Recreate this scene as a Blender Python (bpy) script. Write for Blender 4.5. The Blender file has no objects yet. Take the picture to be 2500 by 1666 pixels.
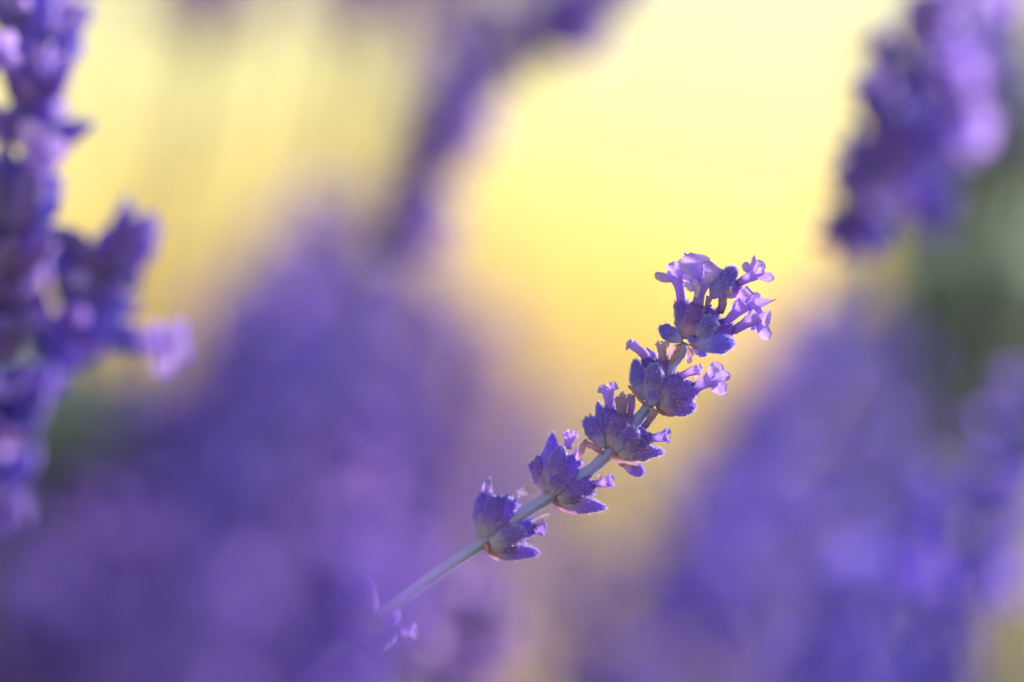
import bpy, math, random
from mathutils import Vector, Matrix, Quaternion, noise as mnoise

# ------------------------------------------------------------------ camera, sky, sun, exposure
scene = bpy.context.scene
COL = scene.collection
H = 0.44                       # camera height over the ground (m)
D = 0.36                       # distance to the spike in focus (m)
PITCH = 3.2                    # degrees above level
S = 2500 * 100 / 36            # photograph pixels per unit of tan(angle)
cam = bpy.data.cameras.new('camera')
cam_o = bpy.data.objects.new('camera', cam)
COL.objects.link(cam_o)
cam.lens = 100
cam.sensor_width = 36
cam.clip_start = 0.01
cam.clip_end = 6000
cam_o.location = (0, 0, H)
cam_o.rotation_euler = (math.radians(90 + PITCH), 0, 0)
cam.dof.use_dof = True
cam.dof.focus_distance = D
cam.dof.aperture_fstop = 3.6
scene.camera = cam_o

SUN_EL, SUN_AZ = 11.5, 58.0     # low evening sun, behind the plants and to the right
world = bpy.data.worlds.new('World')
scene.world = world
world.use_nodes = True
wnt = world.node_tree
sky = wnt.nodes.new('ShaderNodeTexSky')
sky.sky_type = 'NISHITA'
sky.sun_disc = False
sky.sun_elevation = math.radians(SUN_EL)
sky.sun_rotation = math.radians(SUN_AZ)
sky.air_density = 2.05
sky.dust_density = 1.0
sky.ozone_density = 1.0
wnt.links.new(sky.outputs[0], wnt.nodes['Background'].inputs[0])
wnt.nodes['Background'].inputs[1].default_value = 0.1

sun = bpy.data.lights.new('sun', 'SUN')
sun.energy = 3.5
sun.angle = math.radians(12)
sun.color = (1.0, 0.94, 0.86)
sun_o = bpy.data.objects.new('sun', sun)
COL.objects.link(sun_o)
ce, se = math.cos(math.radians(SUN_EL)), math.sin(math.radians(SUN_EL))
sdir = Vector((math.sin(math.radians(SUN_AZ)) * ce, math.cos(math.radians(SUN_AZ)) * ce, se))
sun_o.rotation_euler = (-sdir).to_track_quat('-Z', 'Y').to_euler()
sun_o.location = sdir * 50

scene.view_settings.view_transform = 'Standard'
scene.view_settings.look = 'None'
scene.view_settings.gamma = 1
scene.view_settings.use_curve_mapping = False
scene.view_settings.exposure = 1.52
scene.cycles.use_denoising = True
scene.cycles.use_adaptive_sampling = True
scene.cycles.adaptive_threshold = 0.02
scene.cycles.max_bounces = 6
scene.cycles.transparent_max_bounces = 8

# ------------------------------------------------------------------ helpers
CP = Vector((0, 0, H))
FW = Vector((0, math.cos(math.radians(PITCH)), math.sin(math.radians(PITCH))))
UP = Vector((0, -math.sin(math.radians(PITCH)), math.cos(math.radians(PITCH))))
RT = Vector((1, 0, 0))
PX = D / S                     # metres per photograph pixel at the focus distance


def at(px, py, z):
    """photograph pixel + distance along the view axis -> point"""
    return CP + z * (FW + RT * ((px - 1250) / S) + UP * ((833 - py) / S))


def hp(px, py, d=0.0):
    """point near the focus plane; d = depth behind it, in pixels"""
    return at(px, py, D + d * PX)


def new_mesh(name, verts, faces, t=None):
    me = bpy.data.meshes.new(name)
    me.from_pydata([tuple(v) for v in verts], [], faces)
    me.polygons.foreach_set('use_smooth', [True] * len(me.polygons))
    if t is not None:
        a = me.attributes.new('t', 'FLOAT', 'POINT')
        a.data.foreach_set('value', t)
    me.update()
    return me


def link(name, me, mat=None, parent=None, loc=None, color=None):
    o = bpy.data.objects.new(name, me)
    COL.objects.link(o)
    if mat is not None and me is not None and not me.materials:
        me.materials.append(mat)
    if parent is not None:
        o.parent = parent
    if loc is not None:
        o.location = loc
    if color is not None:
        o.color = (color[0], color[1], color[2], 1)
    return o


def wloc(o):
    v = Vector(o.location)
    while o.parent is not None:
        o = o.parent
        v += Vector(o.location)
    return v


def tag(o, label, cat, group=None, kind=None):
    if label:
        o['label'] = label
    if cat:
        o['category'] = cat
    if group:
        o['group'] = group
    if kind:
        o['kind'] = kind
    return o


class MB:
    """mesh builder: vertices, faces and a 0..1 attribute from root to tip"""
    def __init__(self):
        self.v, self.f, self.t = [], [], []

    def add(self, v, f, t):
        n = len(self.v)
        self.v += v
        self.f += [tuple(i + n for i in q) for q in f]
        self.t += t

    def mesh(self, name, origin=Vector()):
        return new_mesh(name, [p - origin for p in self.v], self.f, self.t)


def frame_dirs(axis, ref=None):
    axis = axis.normalized()
    ref = ref or (FW if abs(axis.dot(FW)) < 0.9 else UP)
    s = axis.cross(ref).normalized()
    return s, s.cross(axis).normalized()


def spline(pts, n):
    """Catmull-Rom through pts, n samples"""
    P = [pts[0] * 2 - pts[1]] + list(pts) + [pts[-1] * 2 - pts[-2]]
    out = []
    m = len(pts) - 1
    for i in range(n):
        x = i / (n - 1) * m
        k = min(int(x), m - 1)
        u = x - k
        a, b, c, d = P[k], P[k + 1], P[k + 2], P[k + 3]
        out.append(0.5 * ((2 * b) + (c - a) * u + (2 * a - 5 * b + 4 * c - d) * u * u + (3 * b - a - 3 * c + d) * u ** 3))
    return out


def lerp_list(L, u):
    x = u * (len(L) - 1)
    k = min(int(x), len(L) - 2)
    return L[k] + (L[k + 1] - L[k]) * (x - k)


def tube(mb, path, radii, seg=12, rib=0.0, nrib=9, cap0=True, cap1=True, jit=0.0, seed=0, square=0.0):
    n = len(path)
    v, f, t = [], [], []
    prev = None
    for i, p in enumerate(path):
        ax = (path[min(i + 1, n - 1)] - path[max(i - 1, 0)]).normalized()
        if prev is None:
            s, u = frame_dirs(ax)
        else:
            s = (prev - ax * prev.dot(ax)).normalized()
            u = ax.cross(s)
        prev = s
        for k in range(seg):
            th = 2 * math.pi * k / seg
            r = radii[i] * (1 + rib * math.cos(nrib * th) + square * math.cos(4 * th))
            if jit:
                r *= 1 + jit * mnoise.noise(Vector((math.cos(th) * 1.3 + seed, math.sin(th) * 1.3, i * 0.33 + seed)))
            v.append(p + (s * math.cos(th) + u * math.sin(th)) * r)
            t.append(i / (n - 1))
    for i in range(n - 1):
        for k in range(seg):
            a, b = i * seg + k, i * seg + (k + 1) % seg
            f.append((a, b, b + seg, a + seg))
    if cap0:
        f.append(tuple(range(seg - 1, -1, -1)))
    if cap1:
        f.append(tuple((n - 1) * seg + k for k in range(seg)))
    mb.add(v, f, t)


PROFILES = {
    'bud':   [.24, .46, .66, .82, .93, 1.0, 1.03, 1.04, 1.02, .97, .86, .64, .10],
    'point': [.24, .48, .70, .86, .98, 1.04, 1.04, .98, .84, .66, .54, .42, .08],
    'knob':  [.22, .46, .66, .84, .96, 1.0, .96, .84, .70, .66, .66, .50, .06],
    'open':  [.22, .50, .72, .86, .95, 1.0, 1.0, .97, .93, .90, .90, .93, .78],
    'slim':  [.30, .52, .68, .80, .88, .94, .98, 1.0, 1.0, .96, .86, .64, .10],
}


def add_calyx(mb, b, t, w, kind, seed, seg=30, bend=0.1, hairs=None, rib=0.08, n=20):
    """a ribbed barrel from b to t, w wide, with a hairy skin"""
    rnd = random.Random(seed)
    ax = t - b
    L = ax.length
    s, u = frame_dirs(ax)
    bo = (s * rnd.uniform(-1, 1) + u * rnd.uniform(-1, 1)) * bend * w
    prof = PROFILES[kind]
    path = [b + ax * (i / (n - 1)) + bo * math.sin(math.pi * i / (n - 1)) for i in range(n)]
    radii = [max(0.02, lerp_list(prof, i / (n - 1))) * w * 0.53 for i in range(n)]
    v0 = len(mb.v)
    tube(mb, path, radii, seg=seg, rib=rib, nrib=max(7, seg // 4 + 1), jit=0.22, seed=seed * 1.7)
    if kind == 'open':                      # calyx teeth at the mouth
        for k in range(5):
            th = 2 * math.pi * k / 5 + seed
            d = s * math.cos(th) + u * math.sin(th)
            p = path[-1] + d * w * 0.40
            e = d.cross(ax).normalized() * w * 0.13
            mb.add([p - e, p + e, p + ax.normalized() * L * 0.09 + d * w * 0.06, p - d * w * .1],
                   [(0, 1, 2), (1, 3, 2), (3, 0, 2)], [1, 1, 1, 1])
    if hairs is not None:
        cnt = int(hairs['n'])
        vs = mb.v[v0:]
        for _ in range(cnt):
            i = rnd.randrange(2, n - 1)
            k = rnd.randrange(seg)
            p = vs[i * seg + k].lerp(vs[min(i + 1, n - 1) * seg + (k + 1) % seg], rnd.random())
            c = path[i]
            nrm = (p - c).normalized()
            d = (nrm + ax.normalized() * rnd.uniform(-.2, 1.1) + Vector((rnd.uniform(-1, 1), rnd.uniform(-1, 1), rnd.uniform(-1, 1))) * .55).normalized()
            ln = rnd.uniform(3.5, 9.5) * PX
            e = d.cross(Vector((rnd.uniform(-1, 1), rnd.uniform(-1, 1), rnd.uniform(-1, 1)))).normalized() * PX * 0.7
            q = p - nrm * PX * .6
            hairs['mb'].add([q - e, q + e, p + d * ln * .55 + nrm * ln * .12 + e * .4, p + d * ln], [(0, 1, 2), (0, 2, 3)], [i / n, i / n, i / n, i / n])
    return path


def add_petal(mb, root, tip, w, face=0.0, bend=0.12, cup=0.25, ruffle=0.08, seed=0, nu=11, nv=8, shape='round', thick=0.0):
    """a thin curved lobe from root to tip; face = degrees it is turned away from facing the camera"""
    ax = tip - root
    L = ax.length
    a = ax.normalized()
    s = a.cross(FW)
    if s.length < 0.05:
        s = a.cross(UP)
    s.normalize()
    q = Quaternion(a, math.radians(face))
    s = q @ s
    nrm = s.cross(a).normalized()
    v, f, t = [], [], []
    for i in range(nu):
        u = i / (nu - 1)
        if shape == 'round':
            wu = (0.38 + 0.62 * math.sin(min(1, u * 1.45) * math.pi / 2)) * math.sqrt(max(0.0, 1 - max(0, (u - .55) / .45) ** 2.4))
        elif shape == 'point':
            wu = (0.35 + 0.65 * math.sin(min(1, u * 2.0) * math.pi / 2)) * max(0.0, 1 - max(0, (u - .42) / .58) ** 1.35)
        else:                                # leaf
            wu = (math.sin(math.pi * min(1, (u * .92 + .05))) ** .8)
        wu = max(wu, 0.02) * w * .5
        for j in range(nv):
            x = j / (nv - 1) * 2 - 1
            ns = mnoise.noise(Vector((u * 2.3 + seed * 3.1, x * 1.6, seed)))
            edge = 1 + 0.24 * mnoise.noise(Vector((u * 5 + seed, x * 2 + 5, seed * 2)))
            p = root + ax * u + s * (x * wu * edge)
            ns += .35 * mnoise.noise(Vector((u * 6.5 + seed, x * 4.5, seed * 1.3)))
            p += nrm * (bend * L * (u * u - u * .35) + cup * wu * (x * x - .3) + ruffle * w * ns * (0.3 + u))
            v.append(p)
            t.append(u)
    for i in range(nu - 1):
        for j in range(nv - 1):
            k = i * nv + j
            f.append((k, k + 1, k + nv + 1, k + nv))
    mb.add(v, f, t)


# ------------------------------------------------------------------ materials
def nodes_mat(name):
    m = bpy.data.materials.new(name)
    m.use_nodes = True
    nt = m.node_tree
    p = nt.nodes['Principled BSDF']
    out = nt.nodes['Material Output']
    return m, nt, p, out


def ramp(nt, stops):
    r = nt.nodes.new('ShaderNodeValToRGB')
    e = r.color_ramp.elements
    while len(e) < len(stops):
        e.new(0.5)
    for k, (pos, c) in enumerate(stops):
        e[k].position = pos
        e[k].color = (c[0], c[1], c[2], 1)
    return r


def plant_mat(name, stops, nscale=2500, namt=0.35, trans=0.35, sheen=0.3, rough=0.7, tint=True, light=(.62, .56, .80), fleck=0.25, attr='t', stripe=0.0, bump=0.0):
    m, nt, p, out = nodes_mat(name)
    at_ = nt.nodes.new('ShaderNodeAttribute')
    at_.attribute_name = attr
    tc = nt.nodes.new('ShaderNodeTexCoord')
    n1 = nt.nodes.new('ShaderNodeTexNoise')
    n1.inputs['Scale'].default_value = nscale
    n1.inputs['Detail'].default_value = 4
    n1.inputs['Roughness'].default_value = .7
    nt.links.new(tc.outputs['Object'], n1.inputs['Vector'])
    # t + noise wobble
    ad = nt.nodes.new('ShaderNodeMath')
    ad.operation = 'MULTIPLY_ADD'
    nt.links.new(n1.outputs['Fac'], ad.inputs[0])
    ad.inputs[1].default_value = namt
    sb = nt.nodes.new('ShaderNodeMath')
    sb.operation = 'SUBTRACT'
    nt.links.new(at_.outputs['Fac'], sb.inputs[0])
    sb.inputs[1].default_value = namt * .5
    nt.links.new(sb.outputs[0], ad.inputs[2])
    r = ramp(nt, stops)
    nt.links.new(ad.outputs[0], r.inputs[0])
    col = r.outputs[0]
    if fleck:
        n2 = nt.nodes.new('ShaderNodeTexNoise')
        n2.inputs['Scale'].default_value = nscale * 3.2
        n2.inputs['Detail'].default_value = 3
        nt.links.new(tc.outputs['Object'], n2.inputs['Vector'])
        mr = nt.nodes.new('ShaderNodeMapRange')
        mr.inputs['From Min'].default_value = .55
        mr.inputs['From Max'].default_value = .72
        mr.inputs['To Max'].default_value = fleck
        nt.links.new(n2.outputs['Fac'], mr.inputs['Value'])
        mx = nt.nodes.new('ShaderNodeMix')
        mx.data_type = 'RGBA'
        nt.links.new(mr.outputs[0], mx.inputs[0])
        nt.links.new(col, mx.inputs[6])
        mx.inputs[7].default_value = (*light, 1)
        col = mx.outputs[2]
    if tint:
        oi = nt.nodes.new('ShaderNodeObjectInfo')
        mu = nt.nodes.new('ShaderNodeMix')
        mu.data_type = 'RGBA'
        mu.blend_type = 'MULTIPLY'
        mu.inputs[0].default_value = 1
        nt.links.new(col, mu.inputs[6])
        nt.links.new(oi.outputs['Color'], mu.inputs[7])
        col = mu.outputs[2]
    nt.links.new(col, p.inputs['Base Color'])
    p.inputs['Roughness'].default_value = rough
    p.inputs['Specular IOR Level'].default_value = .25
    p.inputs['Sheen Weight'].default_value = sheen
    p.inputs['Sheen Roughness'].default_value = .45
    p.inputs['Sheen Tint'].default_value = (.85, .8, 1, 1)
    if bump:
        bp = nt.nodes.new('ShaderNodeBump')
        bp.inputs['Strength'].default_value = bump
        bp.inputs['Distance'].default_value = PX * 3
        nt.links.new(n1.outputs['Fac'], bp.inputs['Height'])
        nt.links.new(bp.outputs[0], p.inputs['Normal'])
    tr = nt.nodes.new('ShaderNodeBsdfTranslucent')
    nt.links.new(col, tr.inputs['Color'])
    ms = nt.nodes.new('ShaderNodeMixShader')
    ms.inputs[0].default_value = trans
    nt.links.new(p.outputs[0], ms.inputs[1])
    nt.links.new(tr.outputs[0], ms.inputs[2])
    nt.links.new(ms.outputs[0], out.inputs['Surface'])
    return m


M = {}
M['calyx'] = plant_mat('calyx_skin', [(0, (.74, .72, .96)), (.28, (.56, .50, .94)), (.52, (.31, .20, .86)), (1, (.21, .135, .80))], nscale=1900, bump=.8, trans=.5, fleck=.4, sheen=1.0, light=(.66, .56, .98))
M['hair'] = plant_mat('plant_hair', [(0, (.78, .72, .99)), (1, (.66, .54, .99))], fleck=0, trans=.5, sheen=0, namt=.3)
M['corolla'] = plant_mat('corolla_petal', [(0, (.38, .22, .78)), (.45, (.46, .30, .92)), (1, (.55, .40, .96))], nscale=900, namt=.7, trans=.5, sheen=.15, fleck=.18, light=(.72, .62, .92), bump=.25)
M['dried'] = plant_mat('dried_corolla', [(0, (.28, .18, .42)), (.35, (.46, .34, .58)), (.7, (.64, .52, .62)), (1, (.84, .74, .72))], nscale=1700, namt=.6, trans=.45, fleck=.3, light=(.85, .75, .7), bump=.6)
M['bract'] = plant_mat('papery_bract', [(0, (.40, .24, .40)), (.4, (.58, .36, .50)), (1, (.54, .36, .58))], nscale=1500, namt=.6, trans=.45, fleck=.3, light=(.8, .62, .62), bump=.6)
M['stem'] = plant_mat('stem_skin', [(0, (.35, .36, .84)), (1, (.40, .41, .88))], nscale=2200, namt=.6, trans=.2, fleck=.25, light=(.66, .66, .82), bump=.4)
M['bg_calyx'] = plant_mat('lavender_calyx', [(0, (.34, .30, .68)), (.4, (.25, .175, .70)), (1, (.23, .155, .74))], trans=.45, fleck=.1)
M['bg_corolla'] = plant_mat('lavender_corolla', [(0, (.38, .25, .80)), (1, (.50, .37, .92))], nscale=900, trans=.5, fleck=0)
M['bg_stem'] = plant_mat('lavender_stem', [(0, (.16, .20, .15)), (1, (.24, .26, .36))], trans=.25, fleck=0)
M['leaf'] = plant_mat('grey_green_leaf', [(0, (.27, .36, .30)), (1, (.38, .47, .42))], nscale=60, trans=.62, fleck=0, sheen=.1)
M['grass'] = plant_mat('dry_meadow_grass', [(0, (.34, .33, .10)), (.5, (.56, .48, .17)), (1, (.68, .56, .25))], nscale=3, namt=.8, trans=.6, fleck=0, sheen=0)

# ------------------------------------------------------------------ ground
def ground_material():
    m, nt, p, out = nodes_mat('dry_meadow_soil')
    tc = nt.nodes.new('ShaderNodeTexCoord')
    n1 = nt.nodes.new('ShaderNodeTexNoise')
    n1.inputs['Scale'].default_value = 1.3
    n1.inputs['Detail'].default_value = 8
    nt.links.new(tc.outputs['Object'], n1.inputs['Vector'])
    r = ramp(nt, [(.3, (.22, .20, .08)), (.5, (.40, .34, .15)), (.7, (.50, .42, .20))])
    nt.links.new(n1.outputs['Fac'], r.inputs[0])
    nt.links.new(r.outputs[0], p.inputs['Base Color'])
    p.inputs['Roughness'].default_value = 1
    p.inputs['Specular IOR Level'].default_value = .1
    return m


def build_ground():
    ys = [-40, -5, 0, .3, .6, 1, 1.5, 2, 3, 4, 5, 6, 8, 11, 15, 20, 26, 34, 42, 50, 60, 75, 120, 300, 900, 2500]
    xs = [-2000, -500, -120, -40, -15, -6, -3, -1.5, -.7, 0, .7, 1.5, 3, 6, 15, 40, 120, 500, 2000]
    v, f = [], []
    for y in ys:
        for x in xs:
            r = math.hypot(x, y)
            z = 0.03 * mnoise.noise(Vector((x * .4, y * .4, 2))) * min(1, r / 3)
            if y > 5:                                   # the meadow climbs to a low ridge
                up = min(1, (y - 5) / 55)
                z += (2.6 + .35 * mnoise.noise(Vector((x * .05, 3, 1)))) * up * up * (3 - 2 * up) ** .5
            v.append((x, y, z))
    n = len(xs)
    for j in range(len(ys) - 1):
        for i in range(n - 1):
            k = j * n + i
            f.append((k, k + 1, k + n + 1, k + n))
    o = link('ground', new_mesh('ground', v, f), ground_material())
    tag(o, 'dry straw coloured meadow ground under the lavender', 'ground', kind='structure')


build_ground()


def build_grass():
    rnd = random.Random(11)
    mb = MB()
    for _ in range(40000):
        y = .5 * (14 / .5) ** (rnd.random() ** .8)
        x = rnd.uniform(-1, 1) * (1.1 + y * .35)
        h = rnd.uniform(.12, .34)
        b = Vector((x, y, -.01))
        ln = Vector((rnd.uniform(-.4, .4), rnd.uniform(-.4, .4), 1)).normalized()
        e = Vector((rnd.uniform(-1, 1), rnd.uniform(-1, 1), 0)).normalized() * rnd.uniform(.002, .004) * (1 + y * .12)
        tipv = b + ln * h + Vector((rnd.uniform(-.05, .05), rnd.uniform(-.05, .05), -.02))
        mb.add([b - e, b + e, b + ln * h * .55 + e * .8, b + ln * h * .55 - e * .8, tipv], [(0, 1, 2, 3), (3, 2, 4)], [0, 0, .5, .5, 1])
    o = link('meadow_grass', mb.mesh('meadow_grass'), M['grass'])
    tag(o, 'sunlit straw yellow meadow grass blurred far behind the lavender', 'grass', kind='stuff')


build_grass()


def tall_grass(px, py, z, half, n, seed, label):
    """a tuft of tall dry grass; px, py = photograph pixel its tops reach"""
    rnd = random.Random(seed)
    c = at(px, py, z)
    base = Vector((c.x, c.y, 0))
    root = link('grass_tuft', None, loc=base)
    tag(root, label, 'grass', 'tall dry grass tufts in the meadow')
    mb, mh = MB(), MB()
    for _ in range(n):
        b = base + Vector((rnd.gauss(0, half * .5), rnd.gauss(0, half * .5), -.01))
        h = c.z * rnd.uniform(.72, 1.04)
        tip = b + Vector((rnd.gauss(.02, half * .5), rnd.gauss(0, half * .4), h))
        pts = spline([b, b.lerp(tip, .5) + Vector((rnd.uniform(-.03, .03), 0, .02)), tip], 6)
        tube(mb, pts, [.0016, .0015, .0014, .0012, .001, .0007], seg=4, cap0=False)
        for k in range(12):                       # seed head
            p = pts[-1].lerp(pts[-2], k / 9)
            d = Vector((rnd.uniform(-1, 1), rnd.uniform(-1, 1), rnd.uniform(.3, 1.6))).normalized()
            e = d.cross(Vector((rnd.uniform(-1, 1), rnd.uniform(-1, 1), .2))).normalized() * .0028
            mh.add([p, p + d * .008 + e, p + d * .018, p + d * .008 - e], [(0, 1, 2), (0, 2, 3)], [.6, .8, 1, .8])
    link('blades', mb.mesh('blades', base), M['grass'], root, (0, 0, 0))['kind'] = 'stuff'
    link('seed_heads', mh.mesh('seed_heads', base), M['grass'], root, (0, 0, 0))['kind'] = 'stuff'


TG = 'tall straw coloured grass tuft in seed behind the lavender'
for k, (px, py, z, hf, n) in enumerate([(1230, 480, 1.7, .06, 26), (1480, 600, 1.9, .07, 30), (1000, 260, 1.6, .05, 26), (1760, 640, 2.0, .07, 34),
                                        (300, 0, 1.4, .04, 24), (1400, 240, 2.2, .08, 16), (800, 60, 1.8, .06, 40)]):
    tall_grass(px, py, z, hf, n, 300 + k, TG)

# ------------------------------------------------------------------ the lavender spike in focus
STEM_PX = [(1674, 837, 0), (1660, 866, 2), (1634, 908, 6), (1583, 991, 14), (1540, 1045, 20), (1487, 1106, 28), (1420, 1164, 40),
           (1338, 1216, 55), (1260, 1266, 70), (1174, 1329, 88), (1060, 1405, 120), (960, 1476, 160), (900, 1520, 190), (760, 1640, 270), (560, 1850, 420)]


def hero():
    top = [hp(*p) for p in STEM_PX]
    foot = Vector((top[-1].x - .05, top[-1].y + .05, 0))
    root = link('lavender_spike', None, loc=foot)
    tag(root, 'sharp lavender spike with open lilac flowers leaning diagonally on its grey stem', 'lavender')
    dens = spline(top, 90)
    low = spline([top[-2], top[-1], (top[-1] * .5 + foot * .5) + Vector((-.025, 0, -.02)), foot], 30)[11:]
    path = dens + low
    rad = []
    for i, p in enumerate(path):
        u = min(1, i / 60)
        r = (8.5 + 4.8 * min(1, i / 26)) * PX
        rad.append(r)
    rad = [r * (1 + .05 * math.sin(i * 1.7)) for i, r in enumerate(rad)]
    mb = MB()
    tube(mb, path, rad, seg=32, square=.11, rib=.02, nrib=12, jit=.2)
    st = link('stem', mb.mesh('stem', foot), M['stem'], root, (0, 0, 0))
    hb = MB()
    rnd = random.Random(4)
    for _ in range(2600):
        i = rnd.randrange(0, 76)
        p = path[i].lerp(path[i + 1], rnd.random())
        a = (path[i + 1] - path[i]).normalized()
        s, u = frame_dirs(a)
        th = rnd.uniform(0, 6.283)
        nr = s * math.cos(th) + u * math.sin(th)
        p = p + nr * rad[i] * .96
        d = (nr + a * rnd.uniform(-.7, .7)).normalized()
        e = d.cross(a + nr * .3).normalized() * PX * .3
        ln = rnd.uniform(1.5, 3.6) * PX
        hb.add([p - e, p + e, p + d * ln], [(0, 1, 2)], [.3, .3, .3])
    h = link('stem_hair', hb.mesh('stem_hair', foot), M['hair'], st, (0, 0, 0))
    h['kind'] = 'stuff'
    seedc = [0]

    def calyx(kind, bx, by, tx, ty, w, d0=0, d1=0, c=(1, 1, 1), hair=1.0, name='calyx'):
        seedc[0] += 1
        w *= 1.1
        b, t = hp(bx, by, d0), hp(tx, ty, d1)
        m1, m2 = MB(), MB()
        L = math.hypot(tx - bx, ty - by)
        add_calyx(m1, b, t, w * PX, kind, seedc[0], hairs={'n': L * w / 9.0 * hair, 'mb': m2})
        o = link(name, m1.mesh(name, b), M['calyx'], root, b - foot, c)
        hh = link('hair', m2.mesh('hair', b), M['hair'], o, (0, 0, 0), [.4 + .6 * x for x in c])
        hh['kind'] = 'stuff'
        return o

    def corolla(pts, ws, petals, mat='corolla', c=(1, 1, 1), name='corolla', pshape='round'):
        seedc[0] += 1
        P = [hp(*p) for p in pts]
        path = spline(P, 12)
        rad = [lerp_list(ws, i / 11) * .5 * PX for i in range(12)]
        mb = MB()
        tube(mb, path, rad, seg=22, rib=.05, nrib=9, cap0=True, cap1=False, jit=.15, seed=seedc[0])
        mb.t = [x * .5 for x in mb.t]
        o = link(name, mb.mesh(name, P[0]), M[mat], root, P[0] - foot, c)
        for k, pt in enumerate(petals):
            tx, ty, td, w = pt[:4]
            face = pt[4] if len(pt) > 4 else 15
            bend = pt[5] if len(pt) > 5 else .15
            shp = pt[6] if len(pt) > 6 else pshape
            T = hp(tx, ty, td)
            R = path[-1] + (T - path[-1]).normalized() * rad[-1] * .55 - (path[-1] - path[-3]).normalized() * rad[-1] * .5
            mp = MB()
            add_petal(mp, R, T, w * 1.35 * PX, face, bend, .4, .2, seedc[0] + k * .37, shape=shp)
            mp.t = [.35 + .65 * x for x in mp.t]
            link('petal', mp.mesh('petal', P[0]), M[mat], o, (0, 0, 0), pt[7] if len(pt) > 7 else c)
        return o

    def bract(bx, by, tx, ty, w, d0=0, d1=0, face=20, bend=.25, c=(1, 1, 1), mat='bract', shape='leaf', name='bract', ruffle=.4):
        seedc[0] += 1
        b, t = hp(bx, by, d0), hp(tx, ty, d1)
        mb = MB()
        add_petal(mb, b, t, w * PX, face, bend, .5, ruffle, seedc[0], nu=14, nv=9, shape=shape)
        return link(name, mb.mesh(name, b), M[mat], root, b - foot, c)

    BL = (.86, .95, 1.08)      # bluer
    RD = (1.18, .90, .97)      # redder
    PL = (1.25, 1.25, 1.12)    # paler
    DK = (.72, .66, .84)       # darker
    WH = (1.35, 1.5, 1.08)     # whitish lip
    # --- top whorl
    calyx('open', 1672, 828, 1664, 738, 38, 6, 0, (1.05, .95, 1.0))
    calyx('open', 1682, 826, 1703, 746, 39, -10, -22, RD)
    calyx('bud', 1700, 822, 1744, 772, 36, -16, -34, BL, 1.5)
    calyx('bud', 1690, 836, 1796, 838, 36, -8, -14, BL, 1.4)
    calyx('bud', 1666, 834, 1610, 797, 29, -4, -10, (.95, 1.0, 1.12), .5)
    calyx('open', 1702, 828, 1790, 803, 30, 6, 8, RD)
    calyx('open', 1700, 822, 1768, 790, 28, 14, 22, DK)
    calyx('open', 1694, 822, 1743, 756, 38, 12, 10, RD)
    calyx('bud', 1684, 838, 1692, 822, 17, -18, -26, (1.1, 1.15, 1.15), 1)
    # withered dark bud on two thin legs between the flowers
    calyx('knob', 1738, 728, 1796, 652, 46, 0, -6, (.72, .74, .86), 1.8, 'withered_bud')
    corolla([(1727, 762, 6), (1728, 742, 2), (1733, 724, 0)], [13, 12, 20], [], 'dried', (.9, .95, .95), 'dried_corolla')
    corolla([(1757, 764, 8), (1764, 744, 4), (1766, 722, 0)], [20, 20, 22], [], 'dried', (.85, .85, .95), 'dried_corolla')
    bract(1770, 726, 1782, 704, 22, -18, -22, 10, .1, (1.1, 1.15, 1.1), 'dried')
    calyx('open', 1778, 728, 1803, 690, 22, 10, 8, RD)
    # open flowers
    corolla([(1664, 744, 2), (1660, 706, -2), (1652, 676, -4)], [23, 22, 36],
            [(1598, 669, -14, 22, 40, .05), (1647, 638, 8, 36, 5, .1), (1670, 662, -10, 26, 20, .1), (1692, 682, -26, 22, 40, .2, 'round', WH), (1632, 660, 6, 22, 20, .1)])
    corolla([(1703, 752, -20), (1708, 716, -22), (1713, 690, -22)], [28, 27, 42],
            [(1686, 617, -4, 66, 8, .06), (1738, 638, -4, 66, -12, .06), (1675, 608, -2, 15, 10, .5), (1674, 694, -44, 24, 40, .25, 'round', WH), (1702, 701, -50, 36, 35, .3, 'round', WH), (1741, 674, -34, 24, 30, .2, 'round', WH)], c=(1.0, .98, 1.02))
    corolla([(1800, 694, 6), (1822, 681, 4), (1843, 668, 2)], [18, 22, 34],
            [(1844, 621, 4, 18, 10, .1, 'point'), (1818, 641, -8, 18, 20, .1), (1864, 638, 6, 26, 10, .1), (1892, 683, -2, 20, 30, .15), (1868, 664, -10, 22, 30, .2)])
    corolla([(1768, 792, 18), (1795, 766, 10), (1820, 742, 4)], [18, 24, 40],
            [(1825, 698, 2, 46, 5, .06, 'point'), (1895, 735, -8, 22, 35, .12, 'point'), (1858, 720, 8, 20, 30, .1), (1788, 740, 14, 26, 10, .1), (1846, 748, -8, 26, 20, .1)], c=(1.0, .97, 1.0))
    corolla([(1790, 808, 4), (1820, 790, 0), (1850, 768, -4)], [20, 25, 42],
            [(1878, 829, -8, 24, 15, .1), (1880, 790, -8, 46, 15, .12), (1858, 752, 4, 32, 20, .1), (1832, 807, 8, 18, 20, .1), (1862, 812, 6, 26, 10, .1)])
    # papery bracts under the top whorl
    bract(1672, 842, 1628, 884, 42, -2, -4, 15, .15, (1.05, .98, .98))
    bract(1678, 846, 1682, 888, 26, 14, 12, 20, .1, (1.0, 1.0, 1.05))
    bract(1680, 842, 1738, 860, 20, -8, -10, 40, .2, (.95, .85, .95))
    calyx('bud', 1690, 850, 1726, 868, 20, 8, 8, (1.2, 1.05, 1.05), .4)
    # --- second whorl
    calyx('point', 1577, 976, 1550, 878, 40, 4, -4, BL, 1.2)
    calyx('bud', 1585, 974, 1601, 889, 39, -14, -28, (.95, .95, 1.05), 1.7)
    calyx('open', 1586, 962, 1584, 876, 32, 16, 14, DK)
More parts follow.
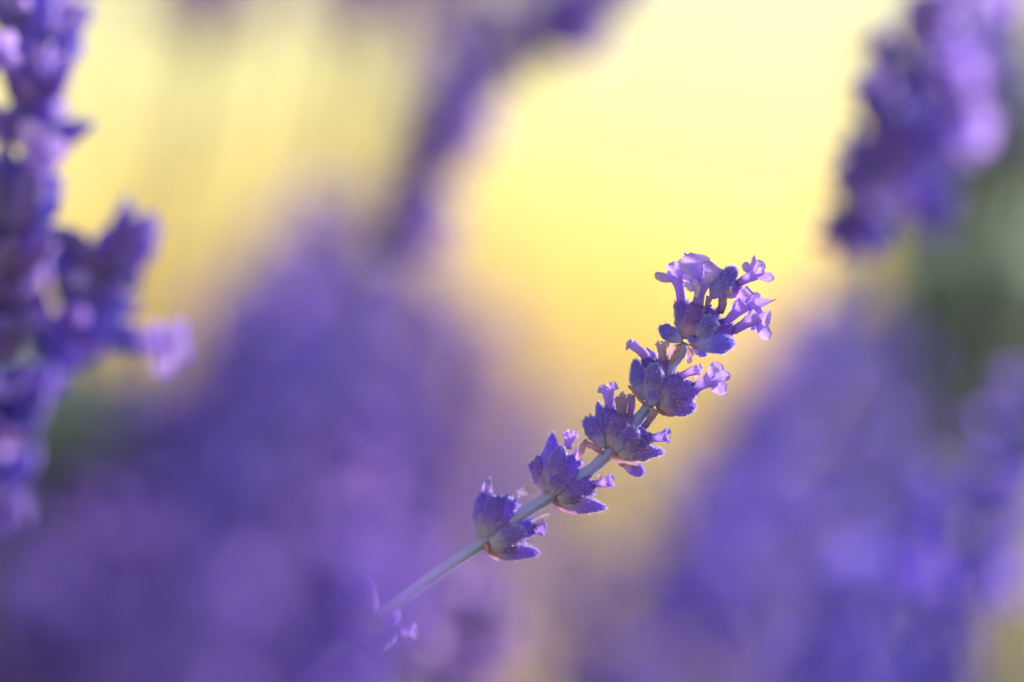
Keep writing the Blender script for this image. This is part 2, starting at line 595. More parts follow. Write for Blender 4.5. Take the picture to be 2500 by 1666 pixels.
    corolla([(1584, 880, 14), (1564, 858, 8), (1540, 838, 2)], [20, 21, 24], [(1529, 841, 0, 22, 10, .3), (1536, 834, -4, 20, 40, .3)], 'corolla', (1.08, 1.12, .98))
    calyx('open', 1598, 968, 1618, 882, 34, 8, 10, RD)
    corolla([(1618, 890, 4), (1617, 862, 0), (1614, 838, -4)], [20, 20, 28], [(1606, 833, -8, 18, 50, .3), (1626, 835, -6, 22, 30, .3), (1636, 838, 0, 16, 20, .2)], 'dried', (1.05, 1.05, 1.0), 'dried_corolla')
    bract(1606, 884, 1580, 848, 24, 20, 20, 15, .15, (.85, .9, 1.1), 'corolla', 'point', 'petal_scrap')
    calyx('open', 1602, 968, 1662, 924, 40, 0, -4, (1.08, .98, 1.0))
    corolla([(1656, 922, -2), (1682, 910, -4), (1706, 902, -4)], [20, 19, 25], [(1714, 895, -8, 16, 20, .3), (1703, 922, -8, 12, 20, .3), (1711, 908, -12, 14, 40, .3)], 'corolla', (1.15, 1.15, 1.02))
    calyx('open', 1604, 978, 1694, 950, 44, -8, -8, (1.1, 1.0, 1.02), .7)
    corolla([(1690, 951, -6), (1714, 938, -6), (1735, 926, -8)], [27, 26, 38],
            [(1785, 918, -10, 26, 25, .1), (1764, 891, 0, 34, 10, .1), (1774, 957, -14, 28, 15, .12), (1752, 944, -16, 24, 40, .2)], c=(1.0, 1.0, 1.02))
    calyx('bud', 1604, 992, 1701, 992, 38, -4, -2, (1.1, .98, 1.0), .7)
    calyx('bud', 1608, 984, 1668, 968, 36, -16, -22, (1.05, .98, 1.0), 1)
    calyx('bud', 1590, 990, 1601, 953, 23, -26, -32, (.98, 1.05, 1.1), 1)
    bract(1602, 994, 1644, 1020, 24, -6, -6, 30, .2, (.85, .7, .9))
    bract(1578, 992, 1536, 940, 13, -8, -10, 30, .12, (.95, .88, .85))
    corolla([(1578, 1040, 0), (1590, 1020, -4), (1598, 1003, -6)], [14, 15, 22], [(1606, 1002, -8, 16, 30, .4), (1592, 996, -8, 14, 50, .4)], 'dried', (1.05, 1.05, 1.1), 'dried_corolla')
    # --- third whorl
    calyx('slim', 1474, 1094, 1430, 1020, 34, 22, 14, (1.05, 1.02, 1.08), .3)
    calyx('point', 1477, 1092, 1460, 980, 27, 30, 26, (1.05, 1.05, 1.05), .4)
    calyx('open', 1483, 1094, 1489, 996, 37, 24, 22, (1.0, .92, 1.0), .7)
    corolla([(1489, 1002, 20), (1487, 974, 18), (1484, 950, 16)], [22, 25, 36], [(1462, 941, 14, 22, 15, .1, 'point'), (1502, 932, 14, 26, 10, .1, 'point'), (1482, 944, 20, 30, 10, .1)], c=(1.0, 1.02, .98))
    calyx('open', 1496, 1096, 1516, 1014, 44, 8, -2, (1.12, .98, 1.02), 1)
    corolla([(1516, 1024, -2), (1518, 996, -4), (1517, 972, -6)], [22, 25, 33], [(1504, 970, -12, 16, 50, .4), (1519, 965, -10, 26, 60, .4), (1533, 974, -8, 14, 40, .4), (1522, 954, 8, 14, 10, .1, 'point')], 'dried', (.92, .85, 1.05), 'dried_corolla')
    calyx('open', 1510, 1094, 1538, 1022, 30, 26, 26, (.95, .88, 1.0), .6)
    corolla([(1537, 1028, 24), (1542, 996, 22), (1541, 966, 20)], [18, 18, 17], [(1536, 962, 18, 14, 40, .3), (1546, 964, 18, 10, 30, .3)], 'dried', (.9, .8, 1.05), 'dried_corolla')
    calyx('bud', 1502, 1104, 1552, 1042, 42, -8, -24, (.9, .92, 1.02), 1.8)
    calyx('bud', 1524, 1096, 1556, 1062, 24, -24, -34, (1.05, 1.0, 1.08), 1.5)
    calyx('open', 1516, 1102, 1582, 1056, 46, 8, 6, (1.05, .92, 1.0), 1)
    corolla([(1580, 1072, 6), (1606, 1068, 4), (1630, 1063, 2)], [16, 22, 32], [(1637, 1050, 0, 16, 20, .2), (1635, 1076, -6, 18, 20, .2), (1632, 1064, -8, 14, 40, .3)], c=(.82, .88, .92))
    corolla([(1572, 1044, 2), (1586, 1026, 0), (1594, 1010, -2)], [16, 16, 22], [(1602, 1006, -4, 16, 30, .4), (1582, 1012, -2, 12, 40, .4)], 'dried', (1.0, 1.0, 1.08), 'dried_corolla')
    calyx('point', 1504, 1108, 1622, 1105, 36, -6, -8, (1.08, 1.0, 1.02), 1)
    calyx('open', 1508, 1106, 1580, 1084, 40, -14, -16, (1.05, .95, 1.0), 1)
    bract(1490, 1114, 1560, 1146, 36, -6, -8, 25, .15, (1.02, .9, .95))
    calyx('bud', 1520, 1132, 1576, 1154, 25, 6, 6, (1.15, 1.0, 1.05), .4)
    bract(1474, 1108, 1426, 1074, 20, 16, 12, 35, .12, (1.12, .95, 1.02))
    bract(1432, 1072, 1400, 1128, 20, 14, 18, 30, .15, (.98, .88, 1.15))
    # --- fourth whorl
    calyx('slim', 1330, 1202, 1312, 1112, 26, 50, 44, (1.12, .98, 1.05), .3)
    calyx('point', 1338, 1204, 1350, 1056, 40, 52, 48, (1.08, .98, 1.05), .5)
    calyx('bud', 1350, 1200, 1372, 1088, 38, 36, 26, (1.05, .96, 1.02), .8)
    calyx('open', 1362, 1200, 1404, 1118, 42, 46, 44, (1.08, .95, 1.02), .5)
    corolla([(1386, 1096, 56), (1390, 1076, 56), (1394, 1062, 56)], [18, 24, 32], [(1382, 1054, 56, 16, 10, .1), (1396, 1050, 58, 18, 10, .1), (1410, 1056, 56, 16, 10, .1, 'point')], c=(1.12, 1.12, 1.0))
    calyx('bud', 1352, 1208, 1365, 1156, 36, 24, 14, (1.0, 1.0, 1.06), .9)
    calyx('open', 1358, 1212, 1446, 1180, 47, 40, 36, (1.02, .94, 1.0), .7)
    corolla([(1442, 1184, 36), (1470, 1180, 34), (1492, 1174, 32)], [18, 19, 30], [(1499, 1162, 30, 16, 20, .2), (1498, 1188, 26, 16, 20, .2), (1494, 1175, 22, 16, 40, .3)], c=(1.05, 1.02, 1.02))
    bract(1460, 1174, 1472, 1152, 12, 44, 44, 10, .1, (1.0, .9, .95), shape='point')
    calyx('point', 1362, 1222, 1480, 1241, 38, 40, 38, (1.05, .92, 1.0), .8)
    calyx('bud', 1360, 1216, 1430, 1212, 36, 30, 24, (1.0, .92, 1.0), .8)
    bract(1350, 1224, 1412, 1260, 28, 42, 42, 25, .2, (.88, .7, .98))
    bract(1400, 1126, 1408, 1090, 9, 60, 60, 10, .1, (.7, .6, .8), 'corolla')
    # --- fifth whorl
    calyx('slim', 1172, 1318, 1180, 1200, 36, 92, 90, (1.05, .96, 1.05), .4)
    bract(1180, 1232, 1197, 1160, 34, 86, 86, 10, .08, (.80, .78, .9), 'corolla', 'point', 'petal_scrap')
    calyx('open', 1186, 1316, 1214, 1214, 48, 76, 70, (1.02, .95, 1.02), .4)
    calyx('open', 1196, 1312, 1250, 1220, 44, 78, 74, (1.05, .94, 1.02), .5)
    bract(1256, 1228, 1266, 1198, 18, 72, 70, 30, .3, (.9, .85, 1.1), 'dried', 'round', 'dried_corolla')
    bract(1262, 1204, 1310, 1200, 28, 70, 66, 25, .2, (.95, .92, 1.2), 'dried', 'point', 'dried_corolla')
    calyx('bud', 1194, 1326, 1282, 1290, 44, 64, 54, (1.0, .98, 1.05), .8)
    calyx('open', 1206, 1322, 1302, 1284, 42, 82, 80, (.95, .88, 1.0), .4)
    corolla([(1296, 1290, 78), (1314, 1292, 76), (1328, 1292, 74)], [26, 29, 32], [(1334, 1306, 72, 14, 20, .2), (1334, 1280, 72, 18, 20, .2)], c=(.72, .72, .8))
    bract(1290, 1278, 1346, 1262, 16, 68, 66, 40, .3, (1.08, 1.05, 1.12), 'dried', 'round', 'dried_corolla')
    calyx('point', 1190, 1334, 1318, 1352, 40, 80, 78, (1.05, .92, 1.02), .6)
    calyx('bud', 1196, 1332, 1270, 1336, 36, 70, 66, (1.02, .92, 1.02), .6)
    bract(1180, 1334, 1232, 1372, 28, 78, 78, 25, .2, (.95, .78, 1.02))
    bract(1178, 1322, 1192, 1348, 14, 66, 64, 25, .2, (1.2, 1.1, 1.2))
    # --- further buds behind each whorl
    fr = random.Random(77)
    for (bx, by, d, ang) in [(1680, 826, 24, (100, 62, 20)), (1590, 978, 34, (110, 75, 28, -8)), (1494, 1096, 48, (125, 85, 40, 8)), (1346, 1206, 76, (115, 78, 35, 2)), (1184, 1320, 108, (95, 60, 25, 0))]:
        for a_ in ang:
            a = math.radians(a_ + fr.uniform(-8, 8))
            L = fr.uniform(78, 100)
            calyx(fr.choice(('bud', 'open', 'point')), bx, by, bx + math.cos(a) * L, by - math.sin(a) * L, fr.uniform(32, 38), d, d + fr.uniform(0, 14), (fr.uniform(.85, 1.1), fr.uniform(.8, .95), fr.uniform(.9, 1.05)), .7)
    # --- lowest whorl, half lost in the blur of the plant before it
    for (tx, ty, w, d) in [(840, 1420, 44, 200), (800, 1480, 46, 190), (835, 1560, 46, 180), (880, 1405, 40, 210), (930, 1590, 44, 180), (960, 1570, 36, 190), (975, 1500, 34, 200), (880, 1590, 44, 170)]:
        calyx('bud', 905, 1516, tx, ty, w, 190, d, (1.0, .92, 1.02), .2)
    corolla([(950, 1530, 190), (985, 1540, 185), (1006, 1542, 182)], [14, 22, 30], [(1018, 1530, 180, 16, 20, .2), (1016, 1554, 180, 18, 20, .2)], c=(.75, .75, .85))
    return root


hero()

# ------------------------------------------------------------------ lavender out of focus
UNIT = {}


def unit_meshes():
    z = Vector((0, 0, 1))
    for k, (kind, sd) in enumerate([('bud', 3), ('open', 5), ('point', 9)]):
        mb = MB()
        add_calyx(mb, Vector(), z, .38, kind, sd, seg=10, bend=.15, rib=0, n=12)
        me = mb.mesh('calyx_' + kind)
        me.materials.append(M['bg_calyx'])
        UNIT[('calyx', k)] = me
    rnd = random.Random(8)
    for k in range(2):
        mb = MB()
        path = [Vector((0, 0, .75)), Vector((.03, 0, 1.05)), Vector((.08, 0, 1.35))]
        tube(mb, path, [.09, .10, .19], seg=9, cap1=False)
        for j in range(5):
            th = j * 2 * math.pi / 5 + k
            tip = path[-1] + Vector((math.cos(th) * .38, math.sin(th) * .38, .16 + .14 * rnd.random()))
            add_petal(mb, path[-1], tip, .34, rnd.uniform(0, 60), .15, seed=j + k * 7, nu=5, nv=4)
        me = mb.mesh('corolla')
        me.materials.append(M['bg_corolla'])
        UNIT[('corolla', k)] = me
    # whole whorls for the plants that are blurred beyond telling pieces apart
    for k in range(4):
        r2 = random.Random(40 + k)
        mc, mo = MB(), MB()
        for j in range(9):
            th = j * 2 * math.pi / 9 + r2.uniform(-.3, .3)
            ph = math.radians(r2.uniform(18, 62))
            d = Vector((math.cos(th) * math.sin(ph), math.sin(th) * math.sin(ph), math.cos(ph)))
            L = r2.uniform(.8, 1.1)
            add_calyx(mc, Vector((0, 0, r2.uniform(-.1, .1))), d * L, .36, r2.choice(['bud', 'open', 'point']), j, seg=6, rib=0, n=8)
            if r2.random() < .45:
                q = d.to_track_quat('Z', 'Y')
                src = UNIT[('corolla', j % 2)]
                mo.add([q @ (v.co * L) for v in src.vertices], [tuple(p.vertices) for p in src.polygons], [a.value for a in src.attributes['t'].data])
        n = len(mc.f)
        mc.add(mo.v, mo.f, mo.t)
        me = mc.mesh('whorl')
        me.materials.append(M['bg_calyx'])
        me.materials.append(M['bg_corolla'])
        me.polygons.foreach_set('material_index', [0] * n + [1] * (len(mc.f) - n))
        UNIT[('whorl', k)] = me


unit_meshes()
CAL = 0.0060                    # length of a calyx (m)


def stalk(pts, label, n_whorl, seed, detail=False, spacing=0.0085, first=0.002, size=1.0, group=None, tint=(1, 1, 1), bloom=.35, foot=None, name='lavender_spike', stemr=.0011, dens=8, ragged=False):
    """pts: (px, py, distance) from the tip down; the stem goes on to the ground"""
    rnd = random.Random(seed)
    P = [at(*p) for p in pts]
    last, prev = P[-1], P[-2]
    dirv = (last - prev).normalized()
    ft = foot or Vector((last.x + dirv.x * .12, last.y + dirv.y * .1 + rnd.uniform(-.02, .04), 0))
    ft = Vector((ft[0], ft[1], 0))
    mid = last + dirv * .06 if dirv.z < -.2 else last + Vector((dirv.x * .05, 0, -.05))
    full = P + [mid, (mid * .45 + ft * .55), ft]
    path = spline(full, 80)
    root = link(name, None, loc=ft)
    tag(root, label, 'lavender', group)
    mb = MB()
    tube(mb, path, [stemr * (.75 + .5 * i / 79) for i in range(80)], seg=7)
    link('stem', mb.mesh('stem', ft), M['bg_stem'], root, (0, 0, 0))
    # arc-length walk
    acc, nxt, w = 0.0, first, 0
    for i in range(len(path) - 1):
        seg = (path[i + 1] - path[i]).length
        while w < n_whorl and acc + seg >= nxt:
            p = path[i].lerp(path[i + 1], (nxt - acc) / seg)
            ax = (path[max(0, i - 1)] - path[min(len(path) - 1, i + 2)]).normalized()
            q = ax.to_track_quat('Z', 'Y') @ Quaternion((0, 0, 1), rnd.uniform(0, 6.28))
            s = size * CAL * rnd.uniform(.88, 1.12) * (0.8 if w == 0 else 1)
            if detail:
                nn = dens if w else dens - 2
                for j in range(nn):
                    th = j * 2 * math.pi / nn + rnd.uniform(-.35, .35)
                    ph = math.radians(rnd.uniform(12, 40) if w == 0 else rnd.uniform(25, 68))
                    d = q @ Vector((math.cos(th) * math.sin(ph), math.sin(th) * math.sin(ph), math.cos(ph)))
                    qq = d.to_track_quat('Z', 'Y') @ Quaternion((0, 0, 1), rnd.uniform(0, 6.28))
                    L = s * (rnd.uniform(.65, 1.5) if ragged else rnd.uniform(.85, 1.15))
                    tc = [tint[k] * rnd.uniform(.85, 1.15) for k in range(3)]
                    has = rnd.random() < bloom
                    o = link('calyx', UNIT[('calyx', 1 if has else rnd.choice((0, 2)))], None, root, p - ft, tc)
                    o.rotation_mode = 'QUATERNION'
                    o.rotation_quaternion = qq
                    o.scale = (L, L, L)
                    if has:
                        o2 = link('corolla', UNIT[('corolla', rnd.randrange(2))], None, root, p - ft, tint)
                        o2.rotation_mode = 'QUATERNION'
                        o2.rotation_quaternion = qq
                        o2.scale = (L, L, L)
            else:
                o = link('whorl', UNIT[('whorl', rnd.randrange(4))], None, root, p - ft, tint)
                o.rotation_mode = 'QUATERNION'
                o.rotation_quaternion = q
                o.scale = (s, s, s)
            w += 1
            nxt += spacing * size * rnd.uniform(.85, 1.15)
        acc += seg
    return root


# the stalks that are only a little out of focus
stalk([(84, -200, .40), (90, 0, .40), (92, 220, .40), (60, 420, .40), (10, 640, .396), (-60, 900, .40)],
      'tall dense violet lavender spike beside the short one with spreading tip buds', 20, 3, True, spacing=.0038, size=1.25, tint=(1.12, 1.1, 1.1), dens=11, bloom=.08, ragged=True)
stalk([(300, 590, .405), (262, 670, .405), (200, 770, .41), (110, 900, .412), (20, 1060, .414), (-60, 1250, .42)],
      'short violet lavender spike with spreading pointed tip buds below the tall dense spike', 10, 14, True, spacing=.0055, size=1.25, tint=(1.1, 1.08, 1.1), dens=9, bloom=.06, ragged=True)
stalk([(2240, 70, .445), (2195, 200, .445), (2150, 340, .445), (2115, 460, .445), (2090, 560, .445), (2080, 720, .51), (2080, 1000, .63)],
      'broad violet lavender spike edging the white glow of the sky', 6, 21, True, spacing=.0056, size=1.28, tint=(.98, .96, 1.08), dens=12, bloom=.2, stemr=.0005, ragged=True)
stalk([(2400, 60, .47), (2345, 190, .47), (2290, 330, .47), (2240, 460, .47), (2210, 560, .48), (2190, 720, .54), (2170, 1000, .66)],
      'lilac lavender spike in bloom leaning against the broad violet one', 5, 22, True, spacing=.0064, size=1.25, tint=(1.08, 1.02, 1.08), dens=11, bloom=.35, stemr=.0005, ragged=True)
stalk([(1540, -90, .53), (1430, 40, .53), (1260, 140, .53), (1120, 240, .53), (1060, 360, .53), (1000, 510, .535), (940, 700, .54), (860, 900, .55)],
      'arching violet lavender spike crossing the yellow glow', 14, 30, True, spacing=.0050, size=1.15, tint=(.98, .92, 1.05), dens=14, bloom=.25, stemr=.0008)
stalk([(1420, -120, .60), (1320, 30, .60), (1190, 120, .60), (1100, 190, .60), (1040, 330, .605), (980, 520, .61), (900, 800, .62)],
      'softer violet lavender spike arching close behind the one crossing the glow', 9, 31, True, spacing=.0052, size=1.15, tint=(.98, .92, 1.05), dens=13, bloom=.25, stemr=.0008)

LA = ('soft violet lavender spike in the dense clump behind the lower stem', 'lavender spikes of the dense clump')
LB = ('soft blue violet lavender spike standing below the broad violet one', 'lavender spikes below the broad violet one')
LC = ('soft deep violet lavender spike below the dark green shrub', 'deep violet lavender spikes below the dark shrub')
LD = ('faint brownish violet lavender spike far behind the arching spike', 'faint lavender spikes behind the arching spike')
LE = ('soft violet lavender spike standing low below the buds of the sharp spike', 'lavender spikes low below the sharp one')
LF = ('pale lilac lavender spike standing alone under the sharp stem', None)
LG = ('greyish violet lavender spike before the grey green shrub', None)
FAR = [
    # pts, whorls, seed, size, tint, label
    ([(770, 560, .60), (690, 680, .60), (570, 860, .60), (430, 1090, .60), (330, 1380, .60)], 9, 1, 1.35, (1, 1, 1), LA),
    ([(620, 690, .66), (540, 840, .66), (470, 1040, .66), (420, 1280, .66)], 8, 2, 1.35, (.95, .95, 1.05), LA),
    ([(910, 640, .72), (870, 830, .72), (810, 1080, .72), (740, 1380, .72)], 9, 3, 1.3, (1.1, .95, 1), LA),
    ([(1080, 700, .75), (1040, 880, .75), (980, 1120, .75), (900, 1400, .75)], 9, 4, 1.3, (1.15, 1, 1), LA),
    ([(1240, 860, .85), (1210, 1000, .85), (1160, 1180, .85), (1100, 1400, .85)], 7, 28, 1.2, (1.15, 1, 1), LA),
    ([(1180, 740, .95), (1140, 900, .95), (1090, 1080, .95), (1020, 1300, .95)], 8, 29, 1.2, (1.15, 1, 1), LA),
    ([(960, 820, .62), (930, 980, .62), (900, 1170, .62), (850, 1400, .62)], 7, 5, 1.2, (1.05, .95, 1), LA),
    ([(380, 1000, .58), (330, 1200, .58), (300, 1400, .58), (280, 1650, .58)], 7, 6, 1.3, (.9, .9, 1), LA),
    ([(640, 1250, .56), (600, 1400, .56), (560, 1550, .56), (520, 1750, .56)], 6, 7, 1.3, (.9, .9, 1), LA),
    ([(260, 1250, .6), (230, 1400, .6), (200, 1550, .6), (170, 1750, .6)], 6, 8, 1.3, (.85, .85, .95), LA),
    ([(860, 1080, .54), (800, 1250, .54), (740, 1420, .54), (680, 1650, .54)], 7, 27, 1.2, (1.05, .92, 1), LA),
    ([(2010, 720, .66), (1960, 870, .66), (1900, 1040, .66), (1820, 1300, .66)], 7, 9, 1.25, (.92, .98, 1.12), LB),
    ([(1880, 920, .72), (1820, 1060, .72), (1760, 1250, .72), (1680, 1500, .72)], 7, 10, 1.2, (.95, .98, 1.1), LB),
    ([(2150, 880, .7), (2100, 1030, .7), (2050, 1200, .7), (1980, 1450, .7)], 7, 11, 1.2, (.9, .96, 1.12), LB),
    ([(1960, 840, .62), (1900, 980, .62), (1830, 1150, .62), (1750, 1380, .62)], 7, 37, 1.2, (.92, .98, 1.1), LB),
    ([(2090, 760, .75), (2040, 920, .75), (1980, 1080, .75), (1900, 1300, .75)], 7, 38, 1.2, (.92, .98, 1.1), LB),
    ([(1720, 1180, .6), (1680, 1290, .6), (1630, 1420, .6), (1560, 1620, .6)], 6, 40, 1.2, (.95, .98, 1.1), LB),
    ([(2180, 1080, .6), (2130, 1220, .6), (2070, 1380, .6), (2000, 1620, .6)], 7, 41, 1.2, (.9, .95, 1.15), LB),
    ([(1930, 1180, .66), (1880, 1320, .66), (1830, 1460, .66), (1760, 1660, .66)], 7, 42, 1.2, (.95, .98, 1.08), LB),
    ([(1790, 1000, .66), (1740, 1120, .66), (1690, 1260, .66), (1620, 1450, .66)], 5, 39, 1.2, (.95, .98, 1.1), LB),
    ([(2540, 1020, .5), (2460, 1180, .5), (2380, 1350, .5), (2310, 1600, .5), (2280, 1750, .5)], 8, 12, 1.3, (.85, .78, 1.2), LC),
    ([(2280, 1230, .52), (2230, 1380, .52), (2190, 1520, .52), (2150, 1700, .52)], 6, 13, 1.3, (.85, .82, 1.2), LC),
    ([(2080, 1400, .5), (2050, 1520, .5), (2020, 1640, .5), (2000, 1760, .5)], 5, 14, 1.2, (.9, .95, 1.2), LC),
    ([(1190, 1470, .48), (1165, 1550, .48), (1140, 1630, .48), (1110, 1740, .48)], 4, 15, 1.0, (1.35, 1.2, 1.1), LF),
    ([(1480, 1400, .58), (1440, 1500, .58), (1400, 1620, .58), (1360, 1760, .58)], 5, 16, 1.2, (1, 1, 1.05), LE),
    ([(1640, 1400, .62), (1600, 1520, .62), (1570, 1650, .62), (1540, 1780, .62)], 5, 17, 1.2, (1, 1, 1), LE),
    ([(1800, 1450, .6), (1770, 1560, .6), (1740, 1680, .6), (1700, 1800, .6)], 5, 18, 1.2, (1, 1, 1.05), LE),
    ([(640, -200, .75), (600, -60, .75), (560, 70, .75), (500, 400, .75)], 2, 19, 1.3, (1.15, 1, .9), LD),
    ([(860, -220, .9), (830, -80, .9), (790, 60, .9), (720, 400, .9)], 2, 20, 1.3, (1.15, 1, .9), LD),
    ([(1080, -200, .8), (1030, -50, .8), (980, 90, .8), (900, 400, .8)], 2, 22, 1.3, (1.15, 1, .9), LD),
    ([(1270, -200, .8), (1220, -60, .8), (1160, 80, .8), (1060, 400, .8)], 2, 23, 1.3, (1.1, 1, .95), LD),
    ([(420, -200, .85), (390, -60, .85), (360, 60, .85), (310, 350, .85)], 2, 24, 1.3, (1.15, 1, .9), LD),
    ([(740, -120, 1.1), (710, 0, 1.1), (670, 140, 1.1), (600, 400, 1.1)], 2, 32, 1.3, (1.15, 1, .9), LD),
    ([(980, -60, 1.1), (940, 60, 1.1), (890, 200, 1.1), (800, 450, 1.1)], 2, 33, 1.3, (1.15, 1, .9), LD),
    ([(560, -160, .62), (530, -50, .62), (500, 60, .62), (440, 350, .62)], 2, 34, 1.2, (1.15, 1, .9), LD),
    ([(960, -170, .62), (930, -60, .62), (890, 50, .62), (820, 350, .62)], 2, 35, 1.2, (1.15, 1, .9), LD),
    ([(1150, -120, .66), (1110, -10, .66), (1070, 100, .66), (980, 400, .66)], 2, 36, 1.2, (1.15, 1, .9), LD),
    ([(2500, -160, .6), (2480, -40, .6), (2460, 100, .6), (2440, 400, .6)], 4, 25, 1.2, (.95, 1, .95), LG),
]
crnd = random.Random(5)
for k, (tx, ty, z) in enumerate([(690, 600, .70), (840, 560, .80), (980, 660, .70), (1120, 800, .66), (560, 800, .62), (700, 820, .58), (830, 760, .66), (460, 960, .66), (600, 1000, .60),
                                 (760, 1000, .62), (900, 960, .60), (520, 1180, .56), (400, 1240, .62), (720, 1220, .60), (130, 1420, .62), (430, 1440, .58), (300, 1080, .62), (200, 1230, .58), (330, 1300, .54),
                                 (1330, 900, 1.2), (1230, 960, 1.1), (1430, 1040, 1.3), (1330, 1120, 1.0)]):
    lx = crnd.uniform(.25, .5)
    FAR.append(([(tx, ty, z), (tx - 170 * lx, ty + 170, z), (tx - 360 * lx, ty + 380, z), (tx - 560 * lx, ty + 640, z)], 9, 60 + k, 1.25, (crnd.uniform(.88, 1.05), crnd.uniform(.88, .98), crnd.uniform(1.05, 1.15)), LA))
for pts, nw, sd, sz, tn, lb in FAR:
    if lb is LA:
        nw += 3
    stalk(pts, lb[0], nw + 2, 100 + sd, False, spacing=.0062, size=sz * 1.1, group=lb[1], tint=tn)

# one plant close before the lens, lost in blur
G2 = 'lavender spikes close before the lens'
for pts, nw, sd in [([(860, 1390, .24), (800, 1550, .24), (720, 1740, .24), (650, 1920, .24)], 10, 1), ([(520, 1470, .225), (430, 1620, .225), (320, 1860, .225)], 8, 2),
                    ([(150, 1500, .23), (80, 1640, .23), (20, 1880, .23)], 8, 3)]:
    stalk(pts, 'violet lavender spike dissolved in blur close before the lower stem', nw, 200 + sd, False, spacing=.0042, size=1.0, group=G2, tint=(.9, .82, 1.05) if sd == 1 else (.62, .60, .85))


# ------------------------------------------------------------------ lavender bushes further back
def bush(cx, top, z, half, n, seed, label, tint=(1, 1, 1), lean=0.25):
    """a mound of n flowering stalks; cx, top = photograph pixels of its crown, half = half width (m)"""
    rnd = random.Random(seed)
    c = at(cx, top, z)
    base = Vector((c.x, c.y, 0))
    root = link('lavender_bush', None, loc=base)
    tag(root, label, 'lavender bush', 'lavender bushes in the background')
    heads, stems, leaves = MB(), MB(), MB()
    nc = 0
    src = [UNIT[('whorl', k)] for k in range(4)]
    pre = [([v.co.copy() for v in m.vertices], [tuple(p.vertices) for p in m.polygons], [a.value for a in m.attributes['t'].data], [p.material_index for p in m.polygons]) for m in src]
    mats = []
    for _ in range(n):
        a, r = rnd.uniform(0, 6.283), math.sqrt(rnd.random())
        off = Vector((math.cos(a) * r * half, math.sin(a) * r * half * .7, 0))
        hgt = c.z * (1 - .30 * r * r) + rnd.uniform(-.07, .015)
        tip = base + off + Vector((0, 0, hgt))
        ft = base + off * .35
        d = (tip - ft).normalized()
        d = (d + Vector((lean * rnd.uniform(.2, 1.2), rnd.uniform(-.15, .15), 0))).normalized()
        tube(stems, spline([ft, (ft + tip) * .5 - d * .02, tip], 5), [.0015] * 5, seg=4, cap0=False)
        q = d.to_track_quat('Z', 'Y')
        for w in range(6):
            V, F, T, MI = pre[rnd.randrange(4)]
            s = CAL * rnd.uniform(1.2, 1.5)
            rot = Quaternion((0, 0, 1), rnd.uniform(0, 6.28))
            p = tip - d * (.0085 * w)
            heads.add([p + q @ (rot @ v) * s for v in V], F, T)
            mats += MI
    for _ in range(n * 8):
        a, r = rnd.uniform(0, 6.283), math.sqrt(rnd.random())
        p = base + Vector((math.cos(a) * r * half * .8, math.sin(a) * r * half * .6, rnd.uniform(.02, c.z * .6)))
        d = Vector((rnd.uniform(-1, 1), rnd.uniform(-1, 1), rnd.uniform(.3, 2))).normalized()
        e = d.cross(Vector((rnd.uniform(-1, 1), rnd.uniform(-1, 1), rnd.uniform(-1, 1)))).normalized() * .003
        leaves.add([p, p + d * .02 + e, p + d * .045, p + d * .02 - e], [(0, 1, 2), (0, 2, 3)], [0, .5, 1, .5])
    me = heads.mesh('flower_heads', base)
    me.materials.append(M['bg_calyx'])
    me.materials.append(M['bg_corolla'])
    me.polygons.foreach_set('material_index', mats)
    link('flower_heads', me, None, root, (0, 0, 0), tint)['kind'] = 'stuff'
    link('stalks', stems.mesh('stalks', base), M['bg_stem'], root, (0, 0, 0))['kind'] = 'stuff'
    link('leaves', leaves.mesh('leaves', base), M['leaf'], root, (0, 0, 0))['kind'] = 'stuff'


bush(700, 640, 1.15, .085, 46, 1, 'violet lavender bush blurred behind the lower stem of the sharp spike')
bush(2150, 860, 1.25, .085, 44, 2, 'blue violet lavender bush blurred below the broad lilac spike', (.95, 1, 1.02))

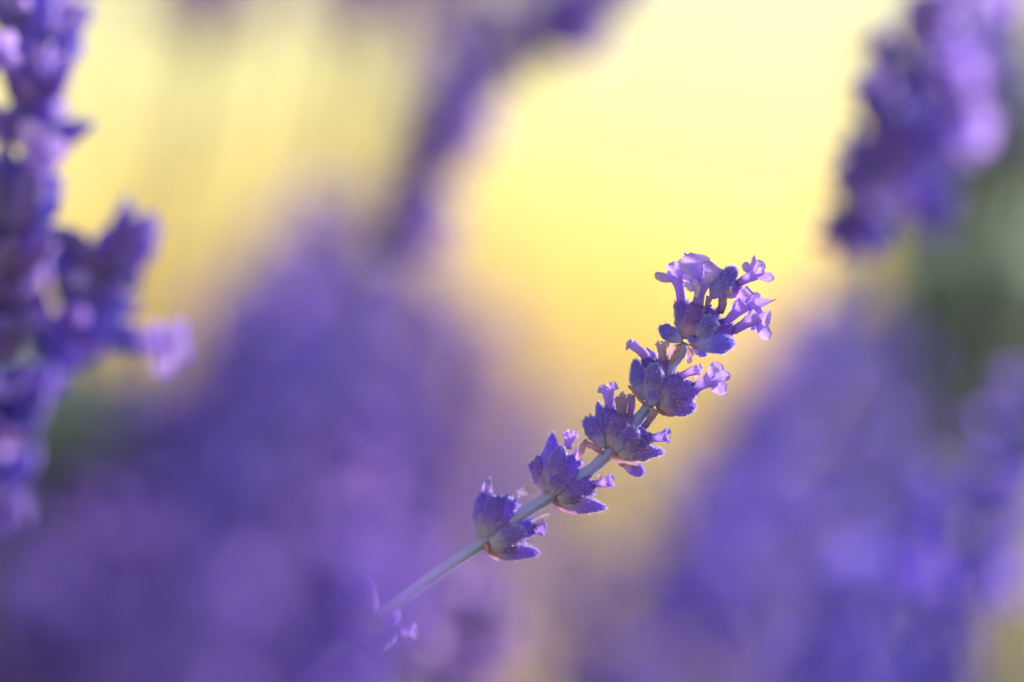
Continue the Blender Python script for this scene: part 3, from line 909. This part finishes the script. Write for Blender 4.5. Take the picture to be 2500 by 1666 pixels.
# ------------------------------------------------------------------ green shrubs behind
def shrub(cx, cy, z, rx, rz, n, seed, label, leaf=(.03, .005)):
    rnd = random.Random(seed)
    c = at(cx, cy, z)
    base = Vector((c.x, c.y, 0))
    root = link('green_shrub', None, loc=base)
    tag(root, label, 'shrub', 'green shrubs among the lavender')
    ms = MB()
    for k in range(7):
        e = c + Vector((rnd.uniform(-.7, .7) * rx, rnd.uniform(-.7, .7) * rx, rnd.uniform(-.3, .7) * rz))
        tube(ms, spline([base + Vector((rnd.uniform(-.02, .02), rnd.uniform(-.02, .02), 0)), (base + e) * .5 + Vector((rnd.uniform(-.03, .03), 0, .03)), e], 8), [.004 - .0004 * i for i in range(8)], seg=6)
    s = link('branches', ms.mesh('branches', base), M['bg_stem'], root, (0, 0, 0))
    s['kind'] = 'stuff'
    mb = MB()
    for _ in range(n):
        while True:
            q = Vector((rnd.uniform(-1, 1), rnd.uniform(-1, 1), rnd.uniform(-1, 1)))
            if q.length < 1 and (mnoise.noise(q * 2.2 + Vector((seed, 0, 0))) > -.15):
                break
        p = c + Vector((q.x * rx, q.y * rx, q.z * rz))
        if p.z < 0.01:
            continue
        d = Vector((rnd.uniform(-1, 1), rnd.uniform(-1, 1), rnd.uniform(-.1, 1.4))).normalized()
        L = leaf[0] * rnd.uniform(.7, 1.3)
        e = d.cross(Vector((rnd.uniform(-1, 1), rnd.uniform(-1, 1), rnd.uniform(-1, 1)))).normalized() * leaf[1] * rnd.uniform(.7, 1.2)
        mb.add([p, p + d * L * .5 + e, p + d * L, p + d * L * .5 - e], [(0, 1, 2), (0, 2, 3)], [0, .5, 1, .5])
    f = link('foliage', mb.mesh('foliage', base), M['leaf'], root, (0, 0, 0))
    f['kind'] = 'stuff'


shrub(2440, 540, .9, .034, .055, 900, 2, 'grey green leafy shrub behind the lilac spike in bloom')
shrub(2400, 960, .8, .03, .028, 1500, 3, 'dark green leafy shrub above the deep violet spikes')
shrub(20, 1300, .62, .018, .028, 700, 4, 'olive green leafy tuft beneath the short violet spike')
